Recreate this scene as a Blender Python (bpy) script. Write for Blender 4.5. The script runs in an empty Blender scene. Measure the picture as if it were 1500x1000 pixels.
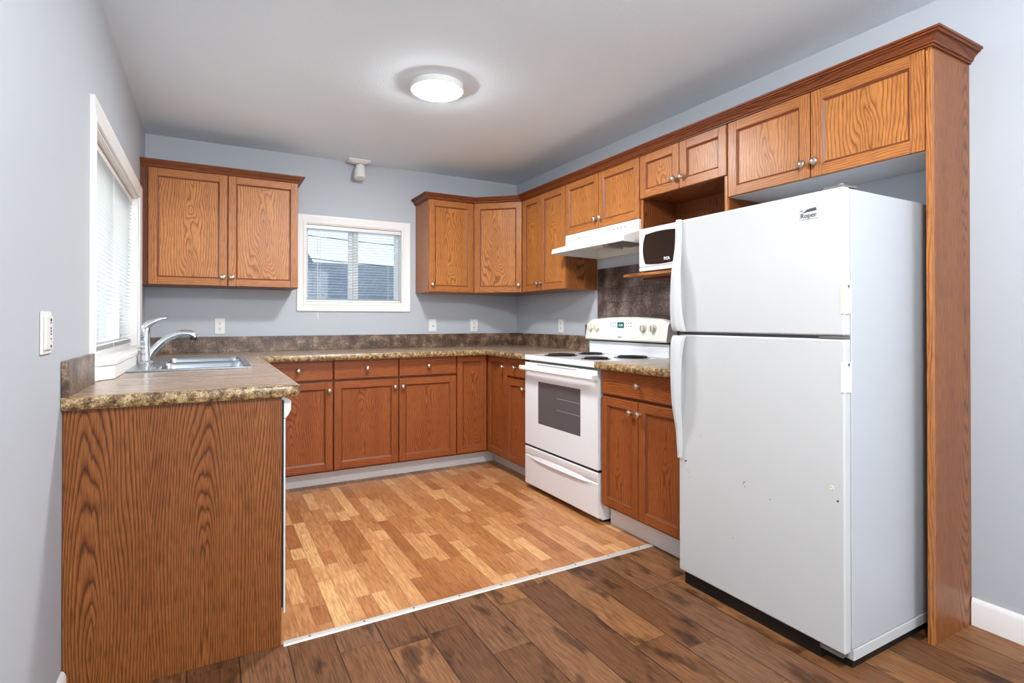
import bpy, bmesh, math, random
from mathutils import Vector
random.seed(7)
PI = math.pi
sc = bpy.context.scene
COL = sc.collection

# ---------------------------------------------------------------- camera, world, lights, exposure
W, H = 2.89, 2.404                      # room width and ceiling height; x=0 left wall, y=0 back wall
CAMX, CAMY, CAMZ = 0.3813, -4.4104, 1.139
cd = bpy.data.cameras.new('camera')
cam = bpy.data.objects.new('camera', cd)
COL.objects.link(cam)
cam.location = (CAMX, CAMY, CAMZ)
cam.rotation_euler = (PI/2 + 0.0055, 0, -0.5088)
cd.sensor_width = 36.0
cd.lens = 794.9554/1500*36.0
cd.shift_y = -(500-464.8369)/1500
cd.clip_start = 0.02
sc.camera = cam

world = bpy.data.worlds.new('sky')
sc.world = world
world.use_nodes = True
bg = world.node_tree.nodes['Background']
bg.inputs[0].default_value = (0.72, 0.87, 1.0, 1)
bg.inputs[1].default_value = 0.95

def area(name, loc, rot, sx, sy, power, col=(1, 1, 1)):
    l = bpy.data.lights.new(name, 'AREA')
    l.shape = 'RECTANGLE'; l.size = sx; l.size_y = sy; l.energy = power; l.color = col
    o = bpy.data.objects.new(name, l); COL.objects.link(o)
    o.location = loc; o.rotation_euler = rot
    return o
# added fill light behind the camera, standing in for daylight from the unseen room
area('rear_fill_light', (1.45, -7.45, 1.35), (PI/2, 0, 0), 2.3, 1.7, 35, (0.93, 0.97, 1.0))
# daylight through the window over the sink
area('daylight_sink_window', (-1.0, -1.14, 2.2), (math.radians(68), 0, -PI/2), 2.0, 1.3, 62, (0.93, 0.97, 1.0))
LAMP_STRENGTH = 165.0                    # the flush ceiling lamp of the kitchen
REAR_STRENGTH = 165.0                    # added unseen lamp over the dining end, brightens the near walls

sc.view_settings.view_transform = 'Standard'
sc.view_settings.look = 'None'
sc.view_settings.gamma = 1.0
sc.view_settings.use_curve_mapping = False
sc.view_settings.exposure = 0.72
sc.cycles.use_denoising = True
sc.cycles.max_bounces = 10
sc.cycles.diffuse_bounces = 6
sc.cycles.sample_clamp_indirect = 6.0

# ---------------------------------------------------------------- material helpers
def lin(c):
    return tuple(((v/255)/12.92 if v/255 <= .04045 else ((v/255+.055)/1.055)**2.4) for v in c) + (1,)

class NT:
    def __init__(s, name):
        s.m = bpy.data.materials.new(name); s.m.use_nodes = True
        s.t = s.m.node_tree; s.n = s.t.nodes; s.l = s.t.links
        s.b = s.n['Principled BSDF']
    def node(s, typ, **kw):
        n = s.n.new(typ)
        for k, v in kw.items(): setattr(n, k, v)
        return n
    def put(s, sock, v):
        if isinstance(v, bpy.types.NodeSocket): s.l.new(v, sock)
        else: sock.default_value = v
    def math(s, op, a, b=0.0, c=None):
        n = s.node('ShaderNodeMath', operation=op)
        s.put(n.inputs[0], a); s.put(n.inputs[1], b)
        if c is not None: s.put(n.inputs[2], c)
        return n.outputs[0]
    def vec(s, x, y, z=0.0):
        n = s.node('ShaderNodeCombineXYZ')
        for i, v in enumerate((x, y, z)): s.put(n.inputs[i], v)
        return n.outputs[0]
    def noise(s, v, scale=1.0, detail=2.0, rough=.5):
        n = s.node('ShaderNodeTexNoise'); s.l.new(v, n.inputs['Vector'])
        n.inputs['Scale'].default_value = scale; n.inputs['Detail'].default_value = detail
        n.inputs['Roughness'].default_value = rough
        return n.outputs[0]
    def white(s, v):
        n = s.node('ShaderNodeTexWhiteNoise', noise_dimensions='2D'); s.l.new(v, n.inputs['Vector'])
        return n.outputs[0]
    def ramp(s, f, stops, interp='LINEAR'):
        n = s.node('ShaderNodeValToRGB'); r = n.color_ramp; r.interpolation = interp
        while len(r.elements) < len(stops): r.elements.new(.5)
        for e, (p, c) in zip(r.elements, stops):
            e.position = p; e.color = c if len(c) == 4 else lin(c)
        s.l.new(f, n.inputs[0]); return n.outputs[0]
    def mix(s, f, a, b, mode='MIX'):
        n = s.node('ShaderNodeMix', data_type='RGBA', blend_type=mode)
        s.put(n.inputs[0], f); s.put(n.inputs[6], a); s.put(n.inputs[7], b)
        return n.outputs[2]
    def uv(s):
        n = s.node('ShaderNodeUVMap'); x = s.node('ShaderNodeSeparateXYZ')
        s.l.new(n.outputs[0], x.inputs[0]); return x.outputs[0], x.outputs[1]
    def pos(s):
        n = s.node('ShaderNodeTexCoord'); return n.outputs['Object']
    def bump(s, h, strength=.2, dist=.002):
        n = s.node('ShaderNodeBump'); n.inputs['Strength'].default_value = strength
        n.inputs['Distance'].default_value = dist
        s.l.new(h, n.inputs['Height']); s.l.new(n.outputs[0], s.b.inputs['Normal'])
    def done(s, color=None, rough=.5, metal=0.0, spec=.5, coat=0.0):
        if color is not None: s.put(s.b.inputs['Base Color'], color)
        s.put(s.b.inputs['Roughness'], rough); s.b.inputs['Metallic'].default_value = metal
        s.b.inputs['Specular IOR Level'].default_value = spec
        s.b.inputs['Coat Weight'].default_value = coat
        return s.m

def plain(name, rgb, rough=.5, metal=0.0, spec=.5, coat=0.0, mottled=.03):
    t = NT(name)
    c = lin(rgb)
    n = t.noise(t.pos(), 9.0, 3.0)
    k = t.math('MULTIPLY_ADD', n, 2*mottled, 1-mottled)
    v = t.node('ShaderNodeVectorMath', operation='SCALE'); v.inputs[0].default_value = c[:3]
    t.l.new(k, v.inputs['Scale'])
    return t.done(v.outputs[0], rough, metal, spec, coat)

def oak(name, light, mid, dark, ring=.011, jag=.16, warp=.11, rough=.36, contrast=1.0, period=0.0, vs=1.0, spec=.3):
    """flat-sawn timber: growth rings cut at a shallow angle, u across the grain, v along it (metres)"""
    t = NT(name); u, v = t.uv()
    n1 = t.noise(t.vec(t.math('MULTIPLY', u, 5.0), t.math('MULTIPLY', v, 2.0*vs)), 1.0, 2.0)
    n2 = t.noise(t.vec(t.math('MULTIPLY', u, 8.0), t.math('MULTIPLY', v, 2.2*vs), 4.0), 1.0, 1.0)
    n3 = t.noise(t.vec(t.math('MULTIPLY', u, 45.0), t.math('MULTIPLY', v, 12.0*vs), 9.0), 1.0, 2.0)
    fine = t.noise(t.vec(t.math('MULTIPLY', u, 190.0), t.math('MULTIPLY', v, 12.0), 2.0), 1.0, 2.0)
    depth = t.math('ADD', t.math('MULTIPLY', v, .085), t.math('MULTIPLY', t.math('SUBTRACT', n1, .5), warp*2))
    if period:      # book-matched veneer: the figure repeats across the sheet
        u0 = t.math('SUBTRACT', t.math('ABSOLUTE', t.math('SUBTRACT', t.math('FRACT', t.math('ADD', t.math('DIVIDE', u, period), .25)), .5)), .0)
        u0 = t.math('MULTIPLY', u0, period)
    else: u0 = u
    uu = t.math('ADD', u0, t.math('MULTIPLY', t.math('SUBTRACT', n2, .5), .07))
    r = t.math('SQRT', t.math('ADD', t.math('MULTIPLY', uu, uu), t.math('MULTIPLY', depth, depth)))
    ph = t.math('ADD', t.math('DIVIDE', r, ring), t.math('ADD', t.math('MULTIPLY', t.math('SUBTRACT', fine, .5), jag*2), t.math('MULTIPLY', t.math('SUBTRACT', n3, .5), jag*3.2)))
    saw = t.math('FRACT', ph)
    col = t.ramp(saw, [(0.0, dark), (.2, mid), (.5, light), (.8, light), (1.0, dark)])
    pores = t.noise(t.vec(t.math('MULTIPLY', u, 520.0), t.math('MULTIPLY', v, 16.0), 7.0), 1.0, 1.0)
    pm = t.ramp(pores, [(.36, (160, 160, 160)), (.52, (255, 255, 255))])
    col = t.mix(.55*contrast, col, pm, 'MULTIPLY')
    big = t.noise(t.vec(t.math('MULTIPLY', u, 14.0), t.math('MULTIPLY', v, 1.2), 1.0), 1.0, 3.0)
    bm_ = t.ramp(big, [(.3, (212, 204, 196)), (.7, (255, 255, 255))])
    col = t.mix(.6, col, bm_, 'MULTIPLY')
    t.bump(pores, .06, .001)
    return t.done(col, rough, 0, spec)

M = {}
M['oak'] = oak('oak', (188, 120, 62), (172, 104, 50), (136, 76, 34), spec=.35)
M['oak_panel'] = oak('oak_panel', (196, 128, 66), (180, 112, 54), (136, 78, 34), ring=.0135, warp=.17, jag=.13, spec=.35)
M['oak_base_shaded'] = oak('oak_base_shaded', (160, 90, 46), (147, 78, 38), (118, 59, 26), contrast=.8, spec=.25)  # same timber as the oak, darkened to paint in the shade lower down
M['veneer'] = oak('oak_veneer', (152, 92, 46), (134, 76, 34), (88, 44, 18), ring=.0072, jag=.12, warp=.05, rough=.42, contrast=1.2, period=.30, vs=.45, spec=.25)
M['veneer_side'] = oak('oak_veneer_side', (158, 98, 52), (140, 80, 38), (100, 52, 22), ring=.0072, jag=.12, warp=.05, rough=.35, contrast=1.2, period=.42, vs=.45)
M['crown'] = oak('oak_crown', (134, 70, 32), (118, 57, 25), (88, 40, 16), rough=.4)
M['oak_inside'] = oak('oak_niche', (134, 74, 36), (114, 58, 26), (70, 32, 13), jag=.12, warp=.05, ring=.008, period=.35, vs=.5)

def paint(name, rgb, rough=.6, bscale=350.0, bstr=.08):
    t = NT(name)
    n = t.noise(t.pos(), bscale, 2.0)
    t.bump(n, bstr, .003 if bstr > .2 else .001)
    c = lin(rgb)
    k = t.ramp(t.noise(t.pos(), 1.3, 2.0), [(.3, tuple(x*.97 for x in c[:3])+(1,)), (.7, c)])
    return t.done(k, rough, 0, .35)
M['wall'] = paint('grey_wall_paint', (182, 187, 193), .55)
M['ceiling'] = paint('stippled_ceiling_paint', (233, 245, 254), .9, 110.0, .5)
M['white_trim'] = paint('white_trim_paint', (236, 234, 231), .4, 40.0, .01)
M['white_toe'] = paint('white_board_paint', (226, 224, 222), .45, 40.0, .01)

def mottled(name, stops, s1=14.0, s2=90.0, rough=.3, spec=.5, streak=(1, 1, 1), grout=None):
    t = NT(name); p = t.pos()
    mp = t.node('ShaderNodeMapping'); t.l.new(p, mp.inputs[0]); mp.inputs['Scale'].default_value = streak
    a = t.noise(mp.outputs[0], s1, 4.0, .6)
    b = t.noise(mp.outputs[0], s2, 3.0, .7)
    f = t.math('ADD', t.math('MULTIPLY', a, .55), t.math('MULTIPLY', b, .45))
    col = t.ramp(f, stops)
    if grout:
        axis, w, h, off = grout
        x = t.node('ShaderNodeSeparateXYZ'); t.l.new(p, x.inputs[0])
        lines = None
        for comp, size in ((axis, w), (2, h)):
            fr = t.math('FRACT', t.math('DIVIDE', t.math('ADD', x.outputs[comp], off[0] if comp != 2 else off[1]), size))
            ed = t.math('LESS_THAN', fr, .005/size)
            lines = ed if lines is None else t.math('MAXIMUM', lines, ed)
        col = t.mix(t.math('MULTIPLY', lines, .6), col, lin((36, 26, 22)))
    return t.done(col, rough, 0, spec)
M['laminate_top'] = mottled('laminate_worktop', [(.3, (112, 90, 72)), (.47, (150, 126, 104)), (.6, (172, 149, 128)), (.75, (196, 178, 158))], 7.0, 60.0, .24, .6, (.55, 3, 3))
M['laminate_edge'] = mottled('speckled_worktop_edge', [(.4, (52, 35, 20)), (.46, (106, 78, 46)), (.53, (156, 126, 84)), (.6, (200, 176, 134))], 48.0, 230.0, .35)
M['splash'] = mottled('brown_mottled_upstand', [(.39, (52, 37, 26)), (.47, (86, 65, 50)), (.54, (116, 93, 76)), (.62, (164, 140, 116))], 12.0, 110.0, .35, .5, (1, 1, 1), (0, .305, 5.0, (.17, 2.0)))
M['tile'] = mottled('brown_slate_tile', [(.38, (40, 31, 29)), (.47, (76, 58, 49)), (.53, (104, 88, 82)), (.58, (120, 112, 110)), (.64, (168, 128, 84))], 6.0, 120.0, .32, .5, (1, 1, 1), (1, .305, .098, (.1, 2.0-.0)))

def boards(name, w, length, cols, seam, rough, knots=0.0, x0=0.0, grain=1.0, glossvar=.1, spec=.4):
    """laid boards running along y; row, random end joints and tone per board from the object's own x, y"""
    t = NT(name)
    x = t.node('ShaderNodeSeparateXYZ'); t.l.new(t.pos(), x.inputs[0])
    X, Y = x.outputs[0], x.outputs[1]
    ru = t.math('DIVIDE', t.math('SUBTRACT', X, x0), w)
    row = t.math('FLOOR', ru)
    off = t.white(t.vec(row, 3.7))
    lv = t.math('ADD', t.math('DIVIDE', Y, length), t.math('MULTIPLY', off, 7.0))
    # uneven lengths
    cell0 = t.math('FLOOR', lv)
    jit = t.math('MULTIPLY', t.white(t.vec(row, t.math('ADD', cell0, 31.0))), .45)
    cut = t.math('GREATER_THAN', t.math('FRACT', lv), t.math('ADD', jit, .4))
    cell = t.math('ADD', t.math('MULTIPLY', cell0, 2.0), cut)
    rnd = t.white(t.vec(t.math('MULTIPLY', row, 1.37), t.math('MULTIPLY', cell, 2.11)))
    rnd2 = t.white(t.vec(t.math('ADD', row, 11.3), t.math('ADD', cell, 5.9)))
    base = t.ramp(rnd, cols)
    # grain, shifted per board
    gx = t.math('ADD', X, t.math('MULTIPLY', rnd2, 9.0))
    gy = t.math('ADD', Y, t.math('MULTIPLY', rnd, 17.0))
    g1 = t.noise(t.vec(t.math('MULTIPLY', gx, 22.0), t.math('MULTIPLY', gy, 2.6)), 1.0, 3.0)
    band = t.math('FRACT', t.math('MULTIPLY', g1, 7.0))
    g2 = t.noise(t.vec(t.math('MULTIPLY', gx, 210.0), t.math('MULTIPLY', gy, 9.0)), 1.0, 2.0)
    gm = t.ramp(band, [(0.0, (188, 172, 160)), (.25, (235, 228, 222)), (.6, (255, 255, 255)), (1.0, (225, 215, 205))])
    col = t.mix(.6*grain, base, gm, 'MULTIPLY')
    col = t.mix(.55*grain, col, t.ramp(g2, [(.35, (170, 155, 145)), (.6, (255, 255, 255))]), 'MULTIPLY')
    if knots:
        k = t.noise(t.vec(t.math('MULTIPLY', gx, 9.0), t.math('MULTIPLY', gy, 3.4), 3.0), 1.0, 3.0, .6)
        km = t.ramp(k, [(.55, (255, 255, 255)), (.62, (160, 148, 138)), (.72, (50, 40, 36))])
        col = t.mix(knots, col, km, 'MULTIPLY')
    fu = t.math('FRACT', ru)
    e = t.math('MINIMUM', fu, t.math('SUBTRACT', 1.0, fu))
    sw = t.math('LESS_THAN', e, .0022/w)
    fl = t.math('FRACT', lv)
    e2 = t.math('MINIMUM', t.math('ABSOLUTE', t.math('SUBTRACT', fl, t.math('ADD', jit, .4))), fl)
    se = t.math('LESS_THAN', e2, .0014/length)
    s_ = t.math('MAXIMUM', sw, se)
    col = t.mix(t.math('MULTIPLY', s_, seam), col, lin((34, 22, 15)))
    rg = t.math('MULTIPLY_ADD', g1, glossvar, rough)
    t.bump(t.math('SUBTRACT', g2, t.math('MULTIPLY', s_, 2.0)), .05, .001)
    return t.done(col, rg, 0, spec)
M['floor_light'] = boards('oak_strip_laminate', .0605, .62,
    [(0, (166, 106, 62)), (.3, (186, 126, 78)), (.6, (200, 142, 92)), (.85, (214, 160, 108)), (1, (226, 178, 122))], .25, .3, 0, .006, .85)
M['floor_dark'] = boards('dark_plank_laminate', .1515, 1.25,
    [(0, (104, 68, 42)), (.4, (128, 87, 53)), (.75, (146, 102, 64)), (1, (114, 80, 56))], .85, .42, .8, 1.078-.1515*7, 1.1, spec=.25)

M['bead'] = plain('oak_bead', (112, 56, 25), .45)
M['white_enamel'] = plain('white_enamel', (228, 230, 232), .18, 0, .5, .3, .005)
M['fridge_white'] = plain('fridge_white', (196, 197, 196), .3, 0, .35, 0, .008)
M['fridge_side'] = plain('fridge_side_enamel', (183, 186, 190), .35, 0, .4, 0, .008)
M['white_plastic'] = plain('white_plastic', (228, 227, 223), .35, 0, .5, 0, .01)
M['cream_plastic'] = plain('cream_plastic', (214, 208, 192), .4, 0, .5, 0, .02)
M['white_board'] = plain('white_melamine', (205, 206, 208), .5, 0, .3, 0, .02)
M['hood_white'] = plain('hood_enamel', (230, 228, 219), .3, 0, .5, 0, .01)
M['grey_metal'] = plain('grey_filter_metal', (128, 124, 118), .45, .6, .5, 0, .1)
M['lens'] = plain('lamp_lens', (214, 204, 190), .3)
M['black'] = plain('black_plastic', (14, 13, 13), .5)
M['black_glass'] = plain('black_glass', (26, 25, 25), .12, 0, .5, .3)
M['oven_glass'] = plain('oven_glass', (84, 85, 88), .14, 0, .6, .4, .06)
M['coil'] = plain('burner_coil', (34, 31, 30), .55, .3)
M['drip'] = plain('chrome_drip_pan', (120, 118, 116), .25, 1.0)
M['chrome'] = plain('chrome', (226, 229, 233), .08, 1.0, .5, 0, .0)
M['steel'] = plain('stainless_steel', (182, 188, 194), .24, 1.0, .5, 0, .05)
M['nickel'] = plain('brushed_nickel', (196, 184, 170), .28, 1.0, .5, 0, .05)
M['alu'] = plain('aluminium_strip', (216, 212, 206), .42, .5, .5, 0, .05)
M['screw'] = plain('screw_metal', (120, 116, 112), .4, .8)
M['slot'] = plain('dark_slot', (40, 38, 38), .6)
M['teal_lcd'] = plain('teal_clock_display', (28, 104, 96), .2)
M['grey_print'] = plain('grey_print', (150, 150, 152), .5)
M['badge'] = plain('silver_badge', (205, 205, 204), .35, .2)
M['dark_print'] = plain('dark_print', (64, 64, 64), .5)
M['text_white'] = plain('white_print', (235, 235, 235), .5)
M['yellowed'] = plain('yellowed_plastic', (226, 218, 188), .4)
M['shadow_gap'] = plain('dark_gasket', (70, 72, 74), .6)
M['vinyl'] = plain('white_vinyl', (226, 228, 230), .35)
M['house_wall'] = plain('grey_siding', (112, 117, 124), .8)
M['gable_grey'] = plain('gable_grey', (118, 126, 140), .9, 0, .2)
M['wire'] = plain('black_wire', (60, 62, 66), .6)
def roofm():
    t = NT('grey_shingles'); br = t.node('ShaderNodeTexBrick'); t.l.new(t.pos(), br.inputs['Vector'])
    mp = t.node('ShaderNodeMapping'); t.l.new(t.pos(), mp.inputs[0]); mp.inputs['Rotation'].default_value = (PI/2, 0, 0)
    t.l.new(mp.outputs[0], br.inputs['Vector'])
    br.inputs['Color1'].default_value = lin((116, 124, 138)); br.inputs['Color2'].default_value = lin((134, 142, 156))
    br.inputs['Mortar'].default_value = lin((92, 98, 110)); br.inputs['Scale'].default_value = 3.0
    return t.done(br.outputs[0], .9)
M['roof'] = roofm()
def slatm():
    t = NT('white_slat'); t.b.inputs['Base Color'].default_value = lin((222, 222, 219))
    t.b.inputs['Roughness'].default_value = .4
    tr = t.node('ShaderNodeBsdfTranslucent'); tr.inputs[0].default_value = lin((235, 235, 230))
    mx = t.node('ShaderNodeMixShader'); mx.inputs[0].default_value = .12
    t.l.new(t.b.outputs[0], mx.inputs[1]); t.l.new(tr.outputs[0], mx.inputs[2])
    t.l.new(mx.outputs[0], t.n['Material Output'].inputs[0]); return t.m
M['slat'] = slatm()
def glassm():
    t = NT('window_glass')
    g = t.node('ShaderNodeBsdfGlossy'); g.inputs['Roughness'].default_value = .02
    tr = t.node('ShaderNodeBsdfTransparent'); tr.inputs[0].default_value = (.95, .97, .97, 1)
    fr = t.node('ShaderNodeLayerWeight'); fr.inputs[0].default_value = .5
    fac = t.math('MULTIPLY_ADD', t.math('POWER', fr.outputs['Facing'], 5.0), .4, .03)
    mx = t.node('ShaderNodeMixShader'); t.l.new(fac, mx.inputs[0])
    t.l.new(tr.outputs[0], mx.inputs[1]); t.l.new(g.outputs[0], mx.inputs[2])
    t.l.new(mx.outputs[0], t.n['Material Output'].inputs[0]); return t.m
M['glass'] = glassm()
def emit(name, col, st):
    t = NT(name); t.b.inputs['Base Color'].default_value = (.9, .9, .9, 1)
    t.b.inputs['Emission Color'].default_value = col; t.b.inputs['Emission Strength'].default_value = st
    return t.m
M['lamp'] = emit('lamp_diffuser', (.95, .98, 1.0, 1), LAMP_STRENGTH)
M['rear_fill_lamp'] = emit('rear_fill_diffuser', (.95, .98, 1.0, 1), REAR_STRENGTH)

# ---------------------------------------------------------------- geometry helpers
class Fr:
    """a local frame: u to the viewer's right along the face, n out of the face, z up"""
    def __init__(s, o, u, n): s.o, s.u, s.n = Vector(o), Vector(u).normalized(), Vector(n).normalized()
    def __call__(s, p): return s.o + s.u*p[0] + s.n*p[1] + Vector((0, 0, p[2]))
IDENT = lambda p: Vector(p)

class MB:
    def __init__(s, fr=None):
        s.fr = fr or IDENT; s.bm = bmesh.new(); s.uvl = s.bm.loops.layers.uv.new('UVMap'); s.mi = 0
    def face(s, pts, uvs, smooth=False):
        vs = [s.bm.verts.new(s.fr(p)) for p in pts]
        f = s.bm.faces.new(vs); f.material_index = s.mi; f.smooth = smooth
        for l, q in zip(f.loops, uvs): l[s.uvl].uv = q
        return f
    def grid_uv(s, pts, g, uc, vo):
        # choose the two axes of the face; v follows the grain
        d = [max(p[i] for p in pts)-min(p[i] for p in pts) for i in range(3)]
        a = min(range(3), key=lambda i: d[i]); b, c = [i for i in range(3) if i != a]
        gi = 'xyz'.index(g)
        if gi == c: pass
        elif gi == b: b, c = c, b
        return [(p[b]+uc[b], p[c]+vo) for p in pts]
    def box(s, x0, x1, y0, y1, z0, z1, g='z', centre=False):
        """centre=True puts the heart of the figure in the middle of the board"""
        x0, x1 = sorted((x0, x1)); y0, y1 = sorted((y0, y1)); z0, z1 = sorted((z0, z1))
        if centre: uc = [-(x0+x1)/2+random.uniform(-.03, .03), -(y0+y1)/2+random.uniform(-.03, .03), -(z0+z1)/2+random.uniform(-.03, .03)]
        else: uc = [random.uniform(.15, 3) + 3 for _ in range(3)]
        vo = random.uniform(-.5, .5) - ((z0+z1)/2 if g == 'z' else (x0+x1)/2 if g == 'x' else (y0+y1)/2)
        v = [(x, y, z) for x in (x0, x1) for y in (y0, y1) for z in (z0, z1)]
        vs = [s.bm.verts.new(s.fr(p)) for p in v]
        for q in ((0, 1, 3, 2), (4, 6, 7, 5), (0, 4, 5, 1), (2, 3, 7, 6), (0, 2, 6, 4), (1, 5, 7, 3)):
            f = s.bm.faces.new([vs[i] for i in q]); f.material_index = s.mi
            for l, uvq in zip(f.loops, s.grid_uv([v[i] for i in q], g, uc, vo)): l[s.uvl].uv = uvq
        return s
    def loft(s, rings, caps=True, closed=False, smooth=True, uvs=None):
        R = [[s.bm.verts.new(s.fr(p)) for p in r] for r in rings]
        n = len(rings[0]); m = len(rings)
        ra, rb = random.uniform(2, 5), random.uniform(0, 3)
        dist = [0.0]
        for k in range(1, m): dist.append(dist[-1] + (Vector(rings[k][0])-Vector(rings[k-1][0])).length)
        for k in range(m if closed else m-1):
            k2 = (k+1) % m
            for i in range(n):
                j = (i+1) % n
                f = s.bm.faces.new((R[k][i], R[k][j], R[k2][j], R[k2][i])); f.smooth = smooth; f.material_index = s.mi
                for l, q in zip(f.loops, ((i, k), (i+1, k), (i+1, k+1), (i, k+1))):
                    l[s.uvl].uv = (ra+q[0]*.008, rb+(dist[q[1]] if q[1] < m else dist[-1]+.05))
        if caps and not closed:
            for r in (R[0], R[-1]):
                try:
                    f = s.bm.faces.new(r); f.material_index = s.mi
                except ValueError: pass
        return s
    def prism(s, poly, axis, a0, a1, smooth=False):
        """poly: 2-D points in the two other axes (in axis order), extruded along axis"""
        def P(q, a):
            r = list(q); r.insert(axis, a); return tuple(r)
        return s.loft([[P(q, a0) for q in poly], [P(q, a1) for q in poly]], smooth=smooth)
    def lathe(s, c, axis, prof, seg=24):
        """prof: (radius, height along axis) pairs"""
        i, j = [k for k in range(3) if k != axis]
        rings = []
        for r, h in prof:
            ring = []
            for k in range(seg):
                a = 2*PI*k/seg; p = [0, 0, 0]
                p[axis] = c[axis]+h; p[i] = c[i]+max(r, 1e-5)*math.cos(a); p[j] = c[j]+max(r, 1e-5)*math.sin(a)
                ring.append(tuple(p))
            rings.append(ring)
        return s.loft(rings)
    def tube(s, pts, r, seg=10, closed=False, flat=1.0):
        P = [Vector(p) for p in pts]; n = len(P); rings = []
        rr = r if isinstance(r, (list, tuple)) else [r]*n
        ref = None
        for k in range(n):
            a = P[(k-1) % n] if (closed or k > 0) else P[k]; b = P[(k+1) % n] if (closed or k < n-1) else P[k]
            t = (b-a).normalized()
            if ref is None: ref = Vector((0, 0, 1)) if abs(t.z) < .9 else Vector((0, 1, 0))
            e1 = (ref - t*ref.dot(t)).normalized(); e2 = t.cross(e1); ref = e1
            rings.append([tuple(P[k]+e1*(rr[k]*math.cos(2*PI*q/seg))+e2*(rr[k]*flat*math.sin(2*PI*q/seg))) for q in range(seg)])
        return s.loft(rings, closed=closed)
    def sweep(s, path, prof, up=True):
        """mitred moulding: path of (x, y) seen from above, prof of (out, z); out is to the right of travel"""
        P = [Vector(p) for p in path]; rings = []
        for k in range(len(P)):
            d1 = (P[k]-P[k-1]).normalized() if k > 0 else (P[1]-P[0]).normalized()
            d2 = (P[k+1]-P[k]).normalized() if k < len(P)-1 else d1
            n1 = Vector((d1.y, -d1.x)); n2 = Vector((d2.y, -d2.x)); m = (n1+n2).normalized(); m = m/max(.2, m.dot(n1))
            rings.append([(P[k].x+m.x*o, P[k].y+m.y*o, z) for o, z in prof])
        return s.loft(rings, smooth=False)
    def build(s, name, mat, parent=None, bevel=0.0, base=None, segs=2):
        bm = s.bm
        bmesh.ops.recalc_face_normals(bm, faces=bm.faces)
        me = bpy.data.meshes.new(name)
        o = bpy.data.objects.new(name, me); COL.objects.link(o)
        off = Vector((0, 0, 0))
        if parent is not None:
            o.parent = parent; r = parent
            while r.parent: r = r.parent
            off = Vector(r['_base'])
        else:
            xs = [v.co for v in bm.verts]
            lo = [min(p[i] for p in xs) for i in range(3)]; hi = [max(p[i] for p in xs) for i in range(3)]
            off = Vector(base) if base else Vector(((lo[0]+hi[0])/2, (lo[1]+hi[1])/2, lo[2]))
            o.location = off; o['_base'] = tuple(off)
        for v in bm.verts: v.co -= off
        bm.to_mesh(me); bm.free()
        for m in (mat if isinstance(mat, (list, tuple)) else [mat]): me.materials.append(M[m] if isinstance(m, str) else m)
        for p in me.polygons: p.use_smooth = True
        me.set_sharp_from_angle(angle=math.radians(32))
        if bevel:
            b = o.modifiers.new('bevel', 'BEVEL'); b.width = bevel; b.segments = segs; b.limit_method = 'ANGLE'
            b.angle_limit = math.radians(40); b.harden_normals = True
        return o

def thing(name, label, cat, loc, group=None):
    o = bpy.data.objects.new(name, None); COL.objects.link(o); o.location = loc
    o.empty_display_size = .05; o['_base'] = tuple(loc)
    o['label'] = label; o['category'] = cat
    if group: o['group'] = group
    return o
def tag(o, label, cat, group=None):
    o['label'] = label; o['category'] = cat
    if group: o['group'] = group
    return o
def struct(o): o['kind'] = 'structure'; return o

def text_mesh(name, body, size, fr, mat, parent, depth=.0006, shear=0.0, bold=0.0):
    """lettering laid on a face: fr maps (right, out, up)"""
    c = bpy.data.curves.new(name, 'FONT'); c.body = body; c.size = size; c.extrude = depth; c.align_x = 'CENTER'
    c.shear = shear; c.offset = bold
    t = bpy.data.objects.new(name, c); COL.objects.link(t)
    bpy.context.view_layer.update()
    me = bpy.data.meshes.new_from_object(t.evaluated_get(bpy.context.evaluated_depsgraph_get()))
    bpy.data.objects.remove(t); bpy.data.curves.remove(c)
    r = parent
    while r.parent: r = r.parent
    off = Vector(r['_base'])
    for v in me.vertices: v.co = fr((v.co.x, v.co.z + depth, v.co.y)) - off
    me.materials.clear(); me.materials.append(M[mat]); me.name = name
    o = bpy.data.objects.new(name, me); COL.objects.link(o); o.parent = parent
    return o

# ---------------------------------------------------------------- the setting
YR = -7.5                                # rear wall of the dining end
YS = -2.345                              # where the two floors meet
WT = .16                                 # wall thickness
# window openings
L_Y0, L_Y1, L_Z0, L_Z1 = -1.875, -.405, .985, 1.893        # left wall window
B_X0, B_X1, B_Z0, B_Z1 = 1.022, 1.795, 1.272, 1.893        # back wall window

b = MB(); b.box(0, W, YS, 0, -.06, 0); struct(b.build('floor', 'floor_light', base=(0, 0, 0)))
b = MB(); b.box(0, W, YR, YS, -.06, 0); struct(b.build('floor', 'floor_dark', base=(0, 0, 0)))
b = MB(); b.box(-WT, W+WT, YR-WT, WT, H, H+.08); struct(b.build('ceiling', 'ceiling'))
b = MB()
b.box(-WT, 0, YR, L_Y0, -.06, H); b.box(-WT, 0, L_Y1, WT, -.06, H)
b.box(-WT, 0, L_Y0, L_Y1, -.06, L_Z0); b.box(-WT, 0, L_Y0, L_Y1, L_Z1, H)
struct(b.build('wall_left', 'wall'))
b = MB()
b.box(0, B_X0, 0, WT, -.06, H); b.box(B_X1, W, 0, WT, -.06, H)
b.box(B_X0, B_X1, 0, WT, -.06, B_Z0); b.box(B_X0, B_X1, 0, WT, B_Z1, H)
struct(b.build('wall_back', 'wall'))
b = MB(); b.box(W, W+WT, YR, WT, -.06, H); struct(b.build('wall_right', 'wall'))
b = MB()
b.box(-WT, .25, YR-WT, YR, -.06, H); b.box(2.65, W+WT, YR-WT, YR, -.06, H)
b.box(.25, 2.65, YR-WT, YR, -.06, .45); b.box(.25, 2.65, YR-WT, YR, 2.25, H)
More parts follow.
